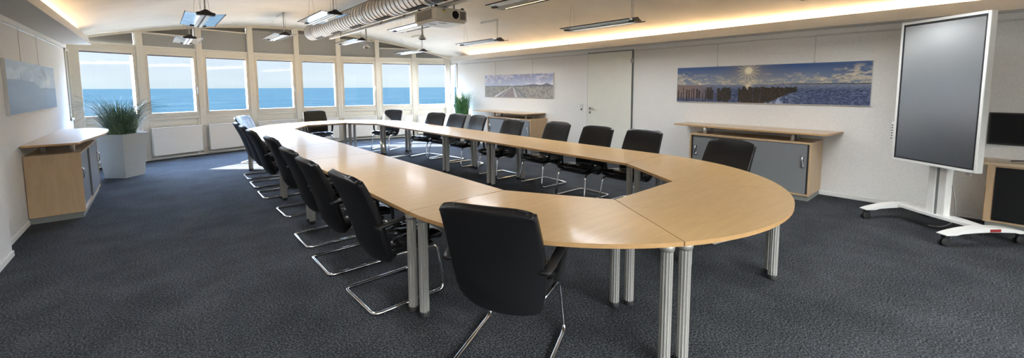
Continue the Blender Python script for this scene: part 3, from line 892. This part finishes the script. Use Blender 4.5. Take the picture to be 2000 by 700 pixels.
# ------------------------------------------------------------------ sideboards
def sideboard(label, loc, rz, L, off, Lb, depth=.52, rounded=False):
    """local: x along the wall from the left end (seen facing it), +y towards the wall (y=0), front at -depth"""
    t = thing('sideboard', label, 'sideboard', loc, rz)
    H = .79; D = depth; th = .022
    b = MB()
    b.box(off, off + th, -D, -.005, .07, H, bev=.002); b.box(off + L - th, off + L, -D, -.005, .07, H, bev=.002)
    b.box(off + th, off + L - th, -D, -.005, H - th, H); b.box(off + th, off + L - th, -D, -.005, .07, .07 + th)
    b.box(off + th, off + L - th, -.02, -.008, .09, H - th)
    b.build('carcass', M['cabwood'], t)
    MB().box(off + .012, off + L - .012, -D + .02, -.01, 0, .07).build('plinth', M['plinth'], t)
    mid = off + L/2
    for k, (a, c, y) in enumerate(((off + .045, mid + .04, -D + .022), (mid - .02, off + L - .045, -D + .004))):
        d = MB().box(a, c, y, y + .016, .095, H - .028, bev=.002).build('door', M['greydoor'], t)
        hx = a + .045 if k == 0 else c - .045
        yy = y
        h = MB(); pts = [(hx, yy, .60), (hx, yy - .022, .585), (hx, yy - .028, .53), (hx, yy - .022, .475), (hx, yy, .46)]
        h.tube([catm(pts, u/14) for u in range(15)], .008, n=8); h.box(hx - .018, hx + .018, yy - .003, yy, .45, .61, bev=.001)
        h.build('handle', M['chrome'], d)
        if k == 0: MB().box(a - .021, a, y + .003, y + .02, .095, H - .028).build('door_gap', M['darkgap'], t)
        else: MB().box(c, c + .021, y + .003, y + .02, .095, H - .028).build('door_gap', M['darkgap'], t)
    zb = .918; tb = .022
    # board: square left end, bowed front, clipped right end
    P = [(0, -.01), (0, -.46)]
    for k in range(1, 15):
        u = k/14; P.append((Lb*.88*u, -.46 - .15*sin(pi/2*min(1, u*1.25))))
    P += [(Lb*.955, -.60), (Lb*.965, -.595), (Lb, -.01)]
    if rounded: P = [(0, -.01), (0, -.46)] + [catm([(.25, -.475), (.7, -.535), (1.15, -.595), (1.6, -.61), (2.0, -.585), (2.28, -.51), (2.45, -.39), (2.52, -.24)], k/24)[:2] for k in range(25)] + [(2.53, -.01)]
    MB().prism(P, zb - tb, zb, 0, 1).build('raised_top', [M['cabtop'], M['tableedge']], t)
    for px in (off + .20, off + L - .24):
        for py in (-D + .09, -D + .33):
            MB().cyl((px, py, H), (px, py, zb - tb), .026, n=14).build('spacer', M['legalu'], t)
    return t
# right wall: facing +x, left end is at high y
sideboard('maple sideboard with big grey sliding doors under the groyne picture, behind the lone chair', (WR, 3.38, 0), -pi/2, 1.62, .34, 2.18, .60)
sideboard('maple sideboard with pale grey doors under the boardwalk picture, near the right planter', (WR, 9.2, 0), -pi/2, 1.62, .80, 2.36, .58)
# left wall: facing -x, left end is at low y
sideboard('maple sideboard with rounded glossy top against the left wall under the seascape', (WL, 6.93, 0), pi/2, 1.75, .07, 2.45, .46, True)

# ------------------------------------------------------------------ planters with grass
def planter(label, x, y, rz, mkey, seed, spread, height, nbl=520):
    t = thing('planter', label, 'plant', (x, y, 0), rz)
    rt, rb, H = .245, .185, .765
    sq = lambda r: [(-r, -r), (r, -r), (r, r), (-r, r)]
    m = MB(); P0, P1, P2, P3 = sq(rb), sq(rt), sq(rt - .022), sq(rt - .035)
    vs = [(a, b, 0) for a, b in P0] + [(a, b, H) for a, b in P1] + [(a, b, H) for a, b in P2] + [(a, b, H - .06) for a, b in P3]
    fs = [(3, 2, 1, 0)]
    for k in range(3):
        for i in range(4):
            j = (i + 1) % 4; fs.append((k*4 + i, k*4 + j, k*4 + 4 + j, k*4 + 4 + i))
    m.add(vs, fs); m.build('pot', M['pot'], t)
    MB().box(-rt + .036, rt - .036, -rt + .036, rt - .036, H - .09, H - .055).build('soil', M['soil'], t)
    rg = random.Random(seed); g = MB()
    for k in range(nbl):
        a = rg.uniform(0, 2*pi); r0 = rg.uniform(0, .19); bx, by = r0*cos(a), r0*sin(a)
        long = rg.random() < .34
        h = height*(rg.uniform(.35, .80) if not long else rg.uniform(.8, 1.12))
        out = spread*(rg.uniform(.1, .55) if not long else rg.uniform(.5, 1.0))
        b = a + rg.uniform(-.8, .8); droop = (.0 if not long else rg.uniform(.15, .62))
        w = rg.uniform(.0028, .0055) if not long else rg.uniform(.0018, .003)
        n = 7; vs = []
        wb = b + rz; tip = out*cos(wb) + bx*cos(rz) - by*sin(rz) + x      # keep clear of the walls
        lim = (WL + .06) if tip < x else (WR - .06)
        if (tip < WL + .06 or tip > WR - .06): out *= max(.1, (lim - x - bx*cos(rz) + by*sin(rz))/(out*cos(wb)))
        for i in range(n + 1):
            u = i/n; rr = out*u**1.7
            px, py = bx + rr*cos(b), by + rr*sin(b); pz = H - .06 + h*(u - droop*max(0, u - .45)**2*3.2)
            ww = w*(1 - u**2)*1.0 + .0005
            vs += [(px - ww*sin(b), py + ww*cos(b), pz), (px + ww*sin(b), py - ww*cos(b), pz + .001)]
        g.add(vs, [(2*i, 2*i + 1, 2*i + 3, 2*i + 2) for i in range(n)], True)
    g.build('foliage', M[mkey], t)
    return t
planter('square grey planter of arching ornamental grass beside the left sideboard', -.50, 9.86, R(-41), 'leafdark', 5, .70, .84, 1000)
planter('grey planter of bright green grass in the right window corner', 6.735, 9.85, R(-30), 'leaf', 9, .45, .92, 900)

# ------------------------------------------------------------------ spiral duct
DX, DZ, DR, DY1 = 2.965, 2.882, .184, 10.70
t = thing('ventilation_duct', 'long round silver spiral ventilation duct hanging along the vault', 'duct', (DX, 3.9, DZ))
y0, y1 = YB - 3.9, DY1 - 3.9
m = MB(); TY = Matrix.Rotation(-pi/2, 4, 'X')
m.lathe([(DR, y0), (DR, y1 - .02), (DR - .01, y1), (0, y1)], n=48, T=TY); m.build('duct_pipe', M['duct'], t)
# spiral lock seam: one continuous helix
hel = []; pitch = .138; turns = int((y1 - y0)/pitch); npt = turns*28
for k in range(npt + 1):
    a = 2*pi*k/28; hel.append((-(DR + .002)*cos(a), y1 - .03 - pitch*k/28, (DR + .002)*sin(a)))
MB().tube(hel, .0065, n=5, caps=False).build('spiral_seam', M['ductseam'], t)
for gy in (10.0, 8.87, 7.75, 6.60, 5.45, 4.45, 3.3):
    a = R(-98); T = Matrix.Translation((0, gy - 3.9, 0)) @ Matrix.Rotation(-a, 4, 'Y')
    g = MB().box(DR - .012, DR + .007, -.26, .26, -.036, .036, T)
    g.build('slot_outlet', M['darkgap'], t)
for hy in (10.2, 7.2, 4.2, 1.2):
    ys = hy - 3.9; zt = ceil_z(DX) - DZ + .01
    MB().tube([((DR + .004)*sin(2*pi*k/32), ys, (DR + .004)*cos(2*pi*k/32)) for k in range(32)], .01, closed=True, sq=(.014, .003)).tube([(0, ys, DR), (0, ys, zt)], .005, n=6).build('hanger', M['steel'], t)

# cable rail under the duct
RX, RZ = 3.16, 2.675
t = thing('cable_rail', 'slim white cable rail running under the right side of the duct', 'rail', (RX, 3.4, RZ))
MB().box(-.032, .032, YB - 3.4, 10.0 - 3.4, 0, .022, bev=.004).box(-.022, .022, YB - 3.4, 9.98 - 3.4, .022, .05).build('rail_profile', M['white'], t)
for hy in (9.2, 7.1, 6.2, 3.0, .5):
    MB().tube([(0, hy - 3.4, .04), (0, hy - 3.4, ceil_z(RX) - RZ + .01)], .005, n=6).box(-.034, .034, hy - 3.425, hy - 3.375, .0, .052).build('clamp', M['cable'], t)

# dome microphones hanging from the rail
def dome(label, y, z):
    t = thing('ceiling_microphone', label, 'microphone', (RX - .005, y, z), 0, 'chrome domes hanging from the rail')
    MB().cyl((0, 0, .05), (0, 0, RZ - z - .0008), .013, n=12).build('pole', M['trimpaint'], t)
    MB().lathe([(.0, .075), (.018, .072), (.03, .05), (.055, .028), (.062, .012), (.055, .004)], n=24).build('dome', M['chrome'], t)
    MB().lathe([(0, -.008), (.04, -.006), (.053, .006), (0, .006)], n=24).build('sensor', M['blackplastic'], t)
dome('chrome dome on a pole left of the projector, hanging before the sixth window', 7.85, 2.315)
dome('chrome dome on a short pole directly below the projector', 5.66, 2.285)

# ------------------------------------------------------------------ projector
t = thing('projector', 'white ceiling projector with dark lens hanging under the spiral duct', 'projector', (3.11, 5.045, 2.43))
MB().box(-.26, .26, -.285, .285, .012, .19, bev=.022).build('housing', M['plasticwhite'], t)
MB().box(-.235, .235, -.26, .26, .0, .014, bev=.006).build('base_plate', M['white'], t)
b = MB(); b.box(-.262, -.256, -.20, .21, .035, .16)
b.build('vent_grille', M['darkgap'], t)
b = MB()
for k in range(15): u = -.19 + .39*k/14; b.box(-.264, -.260, u - .0045, u + .0045, .035, .16)
b.build('grille_slats', M['plasticwhite'], t)
lz = .105; T = Matrix.Translation((.055, -.285, lz)) @ Matrix.Rotation(pi/2, 4, 'X')
MB().lathe([(.058, 0), (.074, .0), (.074, .012), (.060, .016), (.055, .006)], n=28, T=T).build('lens_ring', M['plasticwhite'], t)
MB().lathe([(0, .004), (.035, .010), (.05, .006), (.058, .004)], n=28, T=T).build('lens', M['blackscreen'], t)
b = MB().box(.135, .225, -.288, -.282, .05, .155, bev=.002); b.build('exhaust_vent', M['darkgap'], t)
b = MB()
for k in range(8): u = .143 + .074*k/7; b.box(u - .0025, u + .0025, -.292, -.286, .052, .153)
b.build('vent_slats', M['pinkboard'], t)
MB().box(-.15, -.10, -.2875, -.284, .145, .168).build('warning_label', M['pinkboard'], t)
MB().box(-.145, -.105, -.2875, -.284, .122, .144).build('yellow_label', M['yellow'], t)
MB().box(-.11, .01, -.15, -.12, -.003, .0).box(-.17, -.06, .02, .045, -.003, 0).build('base_slot', M['plinth'], t)
b = MB()
for fx, fy in ((-.21, -.23), (-.21, .22), (.21, -.23), (.21, .22)): b.lathe([(0, .19), (.02, .19), (.024, .2), (.022, .214), (0, .215)], (fx, fy, 0), 14)
b.build('levelling_foot', M['rubber'], t)
b = MB().box(-.09, .11, -.10, .10, .195, .215, bev=.005)
for fx in (-.07, .05): b.box(fx - .012, fx + .012, -.012, .012, .21, .2425)
b.cyl((-.145, 0, .2), (-.145, 0, .256), .01).cyl((.16, -.1, .2), (.16, -.1, ceil_z(3.27) - 2.42), .012)
b.box(-.15, .17, -.11, .012, .19, .2)
b.build('mount', M['steel'], t)
MB().tube([catm([(.12, .1, .19), (.15, .05, .232), (.09, -.03, .222), (.03, -.06, .234), (-.05, 0, .225)], k/16) for k in range(17)], .006, n=6).build('cable', M['rubber'], t)

# ------------------------------------------------------------------ pendant lights
def make_pendant(L=1.30):
    t = thing('pendant_light', '', 'lamp', group='winged pendant lights under the vault')
    h = L/2; W = .205
    for s_ in (-1, 1):
        # wing: slightly raised towards the rim
        vs = [(.045*s_, -h, .004), (W*s_, -h, .022), (W*s_, h, .022), (.045*s_, h, .004)]
        vs += [(x, y, z + .004) for x, y, z in vs]
        w = MB().add(vs, [(0, 1, 2, 3), (4, 7, 6, 5), (0, 4, 5, 1), (1, 5, 6, 2), (2, 6, 7, 3), (3, 7, 4, 0)]).build('wing', M['wing'], t)
        MB().box(min(W*s_, (W + .007)*s_), max(W*s_, (W + .007)*s_), -h - .01, h + .01, .016, .030).build('rim', M['blackplastic'], w)
        MB().box(min(.012*s_, .048*s_), max(.012*s_, .048*s_), -h, h, -.010, .018, bev=.006).build('side_profile', M['alu'], t)
    MB().box(-.013, .013, -h, h, -.002, .020).build('centre_channel', M['plinth'], t)
    for s_ in (-1, 1):
        MB().cyl((.075*s_, -h + .03, .030), (.075*s_, h - .03, .030), .008, n=10).build('lamp_tube', M['tube'], t)
    for e_ in (-1, 1):
        y = e_*(h - .03)
        pr = [(-.095, -.006), (.095, -.006), (.10, .026), (.06, .036), (.012, .066), (-.012, .066), (-.06, .036), (-.10, .026)]
        T = Matrix.Translation((0, y + .045, 0)) @ Matrix.Rotation(pi/2, 4, 'X')
        MB().prism(pr, 0, .09, T=T).build('end_bracket', M['blackplastic'], t)
    return t
pend = make_pendant()
PN = [
 (.54, 7.10, 2.475, 'large pendant with bright sky-reflecting wings at upper left, nearest of the left row'),
 (.54, 10.25, 2.475, 'pendant hanging low before the second window, farthest of the left row'),
 (2.13, 7.10, 2.66, 'pendant just left of the duct mouth with pale blue wings'),
 (2.13, 10.25, 2.66, 'small pendant left of the duct end, in front of the fourth window'),
 (3.76, 7.10, 2.66, 'pendant partly hidden behind the projector'),
 (3.76, 10.25, 2.66, 'small pendant right of the duct end, in front of the sixth window'),
 (5.38, 7.12, 2.49, 'pendant above the boardwalk picture, its thin wings seen edge-on'),
 (5.38, 10.25, 2.49, 'farthest pendant of the right row, before the two rightmost windows'),
 (5.38, 4.00, 2.49, 'large slim pendant above the room door'),
 (3.76, 3.93, 2.66, 'pendant cut by the top of the frame right of the projector'),
 (.54, 4.00, 2.475, 'unseen pendant added for light in the left row, above the carpet before the left sideboard'),  # extra pendant out of view, added to brighten the left side
 (5.38, .70, 2.49, 'pendant tip at the top of the frame above the groyne picture'),
]
DOWN_W = 4.4
for i, (x, y, z, lb) in enumerate(PN):
    o = place(pend, i == 0, (x, y, z), 0, lb)
for o in [q for q in bpy.data.objects if q.get('category') == 'lamp']:
    x, y, z = o.location
    zc = lambda px: ceil_z(px) - z
    m = MB()
    m.tube([(0, -.57, .06), (0, -.57, zc(x) + .01)], .009, n=8)
    m.build('suspension_rod', M['trimpaint'], o)
    m = MB()
    for dx in (-.055, .055): m.tube([(dx, .57, .03), (dx*.4, .57, zc(x + dx*.4) + .005)], .0018, n=5)
    for dx in (-.05, .05): m.tube([(dx, -.57, .03), (dx*.3, -.57, zc(x + dx*.3) + .005)], .0018, n=5)
    m.build('suspension_wire', M['cable'], o)
    m = MB().box(-.022, .022, -.60, -.02, zc(x) - .028, zc(x) + .008, bev=.004)
    m.build('ceiling_bar', M['trimpaint'], o)
    if x > 5 or (x < 1 and y < 5):      # the right row and the added left pendant are switched on
        ld = bpy.data.lights.new('downlight', 'AREA'); ld.shape = 'RECTANGLE'; ld.size = .024; ld.size_y = 1.15
        ld.energy = DOWN_W; ld.color = (.93, .97, 1)
        lo = bpy.data.objects.new('downlight', ld); C.objects.link(lo); lo.location = (0, 0, -.004); lo.parent = o

# ------------------------------------------------------------------ mobile display on its trolley
t = thing('display_trolley', 'white wheeled trolley carrying the tall portrait screen', 'trolley', (6.25, .23, 0), atan2(-.79, -.61))
for s_ in (-1, 1):
    # arched foot: side profile along y
    pr = []
    for k in range(17):
        u = k/16; y = -.43 + .86*u; pr.append((y, .118 + .062*sin(pi*u)**.8))
    low = [(y, .112 + (.022*sin(pi*(k/16)) if 2 < k < 14 else 0)) for k, (y, _) in enumerate(pr)]
    m = MB(); n = 17; hw = .045; xc = .41*s_
    vs = []
    for (y, z) in pr: vs += [(xc - hw, y, z), (xc + hw, y, z)]
    for (y, z) in low: vs += [(xc - hw, y, z), (xc + hw, y, z)]
    fs = []
    for k in range(n - 1):
        a, b = 2*k, 2*(n + k)
        fs += [(a, a + 1, a + 3, a + 2), (b, b + 2, b + 3, b + 1), (a, a + 2, b + 2, b), (a + 1, b + 1, b + 3, a + 3)]
    fs += [(0, 2*n, 2*n + 1, 1), (2*n - 2, 2*n - 1, 4*n - 1, 4*n - 2)]
    f = m.add(vs, fs).build('foot', M['white'], t)
    if s_ > 0: MB().box(xc + hw, xc + hw + .002, .01, .12, .137, .165).build('badge', M['red'], f)
    for yy in (-.385, .385):
        c = MB().cyl((xc, yy, .105), (xc, yy, .125), .022, n=14)
        c.box(xc - .03, xc + .03, yy - .028, yy + .022, .07, .108, bev=.01)
        co = c.build('caster_fork', M['blackplastic'], t)
        w = MB()
        for dx in (-.022, .010):
            w.lathe([(0, 0), (.040, 0), (.043, .003), (.043, .010), (.040, .013), (0, .013)], n=24, T=Matrix.Translation((xc + dx, yy - .012, .0435)) @ Matrix.Rotation(pi/2, 4, 'Y'))
        w.build('wheel', M['rubber'], co)
m = MB().prism([(-.40, -.05), (-.12, -.075), (.12, -.075), (.40, -.05), (.40, .05), (.12, .10), (-.12, .10), (-.40, .05)], .150, .176)
m.build('cross_beam', M['white'], t)
for s_ in (-1, 1):
    MB().box(s_*.052 - .040, s_*.052 + .040, -.035, .035, .17, 1.85, bev=.008).build('column', M['white'], t)
MB().box(-.012, .012, -.028, .03, .17, 1.85).build('column_gap', M['doorframe'], t)
MB().box(-.30, .30, -.065, -.03, 1.2, 1.32, bev=.004).box(-.30, .30, -.065, -.03, 1.62, 1.74, bev=.004).box(-.25, -.21, -.067, -.05, .95, 2.0).box(.21, .25, -.067, -.05, .95, 2.0).build('wall_mount', M['white'], t)
MB().tube([catm([(.05, .05, .6), (.06, .12, .3), (.02, .16, .1), (-.06, .14, .012), (-.12, .05, .008)], k/20) for k in range(21)], .005, n=6).build('cable', M['cable'], t)

rz = atan2(-.79, -.61)
t = thing('display_screen', 'tall portrait touch display with pale frame, held by the white trolley', 'screen', (6.25, .23, .70), rz)
Wd, Hd = .82, 1.54; yf, yb = -.135, -.067; bz = .026
m = MB()
m.box(-Wd/2, -Wd/2 + bz, yf, yb, 0, Hd, bev=.004); m.box(Wd/2 - bz, Wd/2, yf, yb, 0, Hd, bev=.004)
m.box(-Wd/2 + bz, Wd/2 - bz, yf, yb, 0, bz); m.box(-Wd/2 + bz, Wd/2 - bz, yf, yb, Hd - bz, Hd)
m.build('bezel', M['white'], t)
MB().box(-Wd/2 + bz, Wd/2 - bz, yf + .012, yb - .002, bz, Hd - bz).build('back_cover', M['white'], t)
q = .014
m = MB(); a, b_ = -Wd/2 + bz, Wd/2 - bz
m.box(a, a + q, yf + .005, yf + .013, bz, Hd - bz); m.box(b_ - q, b_, yf + .005, yf + .013, bz, Hd - bz); m.box(a, b_, yf + .005, yf + .013, bz, bz + q); m.box(a, b_, yf + .005, yf + .013, Hd - bz - q*1.6, Hd - bz)
m.build('inner_border', M['blackplastic'], t)
MB().box(a + q, b_ - q, yf + .008, yf + .0125, bz + q, Hd - bz - q*1.6).build('display_panel', M['screen'], t)
k = MB().box(-Wd/2 - .034, -Wd/2, yf + .006, yb - .01, .20, .43, bev=.004).build('button_strip', M['white'], t)
m = MB()
for j in range(6): m.box(-Wd/2 - .024, -Wd/2 - .012, yf + .003, yf + .0065, .235 + j*.030, .247 + j*.030)
m.build('button', M['darkgap'], k)
MB().box(.30, .33, -.10, -.07, -.04, 0).build('connector', M['cable'], t)

# low cabinet and monitor at the right edge
t = thing('media_cabinet', 'low maple cabinet with black glass front behind the trolley at the right edge', 'cabinet', (WR, -.75, 0))
x0 = -.36
MB().box(x0, -.005, -.66, .66, .07, .69, bev=.003).build('carcass', M['cabwood'], t)
MB().box(x0 + .02, -.01, -.64, .64, 0, .07).build('plinth', M['plinth'], t)
MB().box(x0 - .02, -.005, -.69, .69, .69, .725, bev=.003).build('top', M['cabtop'], t)
MB().box(x0 - .012, x0, -.60, .60, .095, .672, bev=.002).build('door', M['blackscreen'], t)
t = thing('loose_cable', 'small dark cable lying on the low cabinet under the black monitor', 'cable', (WR - .2, -.45, .725))
MB().tube([catm([(0, .20, .006), (-.02, .12, .02), (.01, .03, .008), (-.03, -.05, .02), (0, -.16, .006)], k/16) for k in range(17)], .006, n=6).build('cord', M['rubber'], t)
t = thing('wall_monitor', 'black flat monitor on the wall above the low media cabinet', 'monitor', (WR, -.62, .885))
MB().box(-.05, -.012, -.55, .55, 0, .355, bev=.004).build('casing', M['blackplastic'], t)
MB().box(-.053, -.050, -.535, .535, .02, .34).build('screen_panel', M['blackscreen'], t)
MB().box(-.0535, -.0525, .03, .07, .006, .012).build('mark', M['white'], t)
MB().box(-.013, 0, -.1, .1, .12, .25).build('wall_plate', M['steel'], t)

# ------------------------------------------------------------------ the sea outside
m = MB(); vs = [(-60000, 40, -13), (60000, 40, -13), (60000, 60000, -13), (-60000, 60000, -13)]
sea = m.add(vs, [(0, 1, 2, 3)]).build('sea', M['sea']); sea['kind'] = 'structure'

m = MB(); vs = [(-150, 13.5, -4.5), (150, 13.5, -4.5), (150, 42, -4.8), (-150, 42, -4.8)]  # unseen sand plane, added to bounce daylight up onto the ceiling
bounce_beach = m.add(vs, [(0, 1, 2, 3)]).build('bounce_beach', mat('bounce_sand', (.09, .085, .08), .9, var=.1, scale=3)); bounce_beach['kind'] = 'structure'

# ------------------------------------------------------------------ light
SUNDIR = Vector((.75, -.66, 0)).normalized(); EL = R(24)
sd = bpy.data.lights.new('sun', 'SUN'); sd.energy = 10.5; sd.angle = R(.6); sd.color = (1, .95, .86)
so = bpy.data.objects.new('sun', sd); C.objects.link(so); so.location = (-10, 30, 20)
dv = Vector((SUNDIR.x*cos(EL), SUNDIR.y*cos(EL), -sin(EL)))
so.rotation_euler = dv.to_track_quat('-Z', 'Y').to_euler()

w = bpy.data.worlds.new('sky'); S.world = w; w.use_nodes = True
N, L = w.node_tree.nodes, w.node_tree.links; N.clear()
out = N.new('ShaderNodeOutputWorld'); bg = N.new('ShaderNodeBackground'); L.new(bg.outputs[0], out.inputs[0])
tc = N.new('ShaderNodeTexCoord'); sp = N.new('ShaderNodeSeparateXYZ'); L.new(tc.outputs['Generated'], sp.inputs[0])
cr = N.new('ShaderNodeValToRGB'); e = cr.color_ramp.elements
e[0].position = 0.0; e[0].color = (.66, .78, .86, 1)
e[1].position = 1.0; e[1].color = (.30, .46, .80, 1)
for p_, c_ in ((.02, (.72, .81, .90)), (.10, (.66, .76, .90)), (.3, (.54, .71, 1.03)), (.55, (.42, .60, .97))):
    k = e.new(p_); k.color = col(c_)
L.new(sp.outputs['Z'], cr.inputs['Fac'])
# glow around the sun
dt = N.new('ShaderNodeVectorMath'); dt.operation = 'DOT_PRODUCT'; L.new(tc.outputs['Generated'], dt.inputs[0]); dt.inputs[1].default_value = (-dv.x, -dv.y, -dv.z)
pw = N.new('ShaderNodeMath'); pw.operation = 'POWER'; pw.use_clamp = False
mxm = N.new('ShaderNodeMath'); mxm.operation = 'MAXIMUM'; mxm.inputs[1].default_value = 0; L.new(dt.outputs['Value'], mxm.inputs[0])
L.new(mxm.outputs[0], pw.inputs[0]); pw.inputs[1].default_value = 7
mm = N.new('ShaderNodeMath'); mm.operation = 'MULTIPLY'; mm.inputs[1].default_value = .10; L.new(pw.outputs[0], mm.inputs[0])
# brighter upper sky
up = N.new('ShaderNodeMapRange'); up.inputs['From Min'].default_value = .12; up.inputs['From Max'].default_value = .40
up.inputs['To Min'].default_value = .128; up.inputs['To Max'].default_value = 6.2; L.new(sp.outputs['Z'], up.inputs['Value'])
ad = N.new('ShaderNodeMath'); ad.operation = 'ADD'; L.new(up.outputs[0], ad.inputs[0]); L.new(mm.outputs[0], ad.inputs[1])
# soft clouds
nz = N.new('ShaderNodeTexNoise'); nz.inputs['Scale'].default_value = 3.5; nz.inputs['Detail'].default_value = 5
mp = N.new('ShaderNodeMapping'); mp.inputs['Scale'].default_value = (1, 1, 5); L.new(tc.outputs['Generated'], mp.inputs[0]); L.new(mp.outputs[0], nz.inputs['Vector'])
cm = N.new('ShaderNodeMapRange'); cm.inputs['From Min'].default_value = .35; cm.inputs['From Max'].default_value = .7; cm.inputs['To Min'].default_value = .94; cm.inputs['To Max'].default_value = 1.08
L.new(nz.outputs['Fac'], cm.inputs['Value'])
m2 = N.new('ShaderNodeMath'); m2.operation = 'MULTIPLY'; L.new(ad.outputs[0], m2.inputs[0]); L.new(cm.outputs[0], m2.inputs[1])
bk = N.new('ShaderNodeMapRange'); bk.inputs['From Min'].default_value = .1; bk.inputs['From Max'].default_value = -.5; L.new(sp.outputs['Y'], bk.inputs['Value'])
mc = N.new('ShaderNodeMix'); mc.data_type = 'RGBA'; mc.inputs[7].default_value = (1.0, 1.0, 1.0, 1)
L.new(bk.outputs[0], mc.inputs[0]); L.new(cr.outputs[0], mc.inputs[6])
L.new(mc.outputs[2], bg.inputs['Color']); L.new(m2.outputs[0], bg.inputs['Strength'])

# ------------------------------------------------------------------ camera
F, PX, PY, YAW, PITCH, ROLL = 795.79, 990.92, 240.18, .7103, .0880, -.0048
cam = bpy.data.cameras.new('camera'); co = bpy.data.objects.new('camera', cam); C.objects.link(co); S.camera = co
cam.sensor_fit = 'HORIZONTAL'; cam.sensor_width = 36; cam.lens = 36*F/2000
cam.shift_x = (1000 - PX)/2000; cam.shift_y = -(350 - PY)/2000
cam.clip_start = .05; cam.clip_end = 200000
fw = Vector((sin(YAW)*cos(PITCH), cos(YAW)*cos(PITCH), -sin(PITCH)))
rt = Vector((cos(YAW), -sin(YAW), 0)); upv = rt.cross(fw)
r2 = rt*cos(ROLL) + upv*sin(ROLL); u2 = -rt*sin(ROLL) + upv*cos(ROLL)
co.matrix_world = Matrix(((r2.x, u2.x, -fw.x, 0), (r2.y, u2.y, -fw.y, 0), (r2.z, u2.z, -fw.z, 1.55), (0, 0, 0, 1)))

S.view_settings.view_transform = 'Standard'; S.view_settings.look = 'None'
S.view_settings.gamma = 1; S.view_settings.exposure = 3.2; S.view_settings.use_curve_mapping = False
S.cycles.max_bounces = 10; S.cycles.diffuse_bounces = 5; S.cycles.transparent_max_bounces = 12
S.cycles.sample_clamp_indirect = 6; S.cycles.caustics_reflective = False; S.cycles.caustics_refractive = False
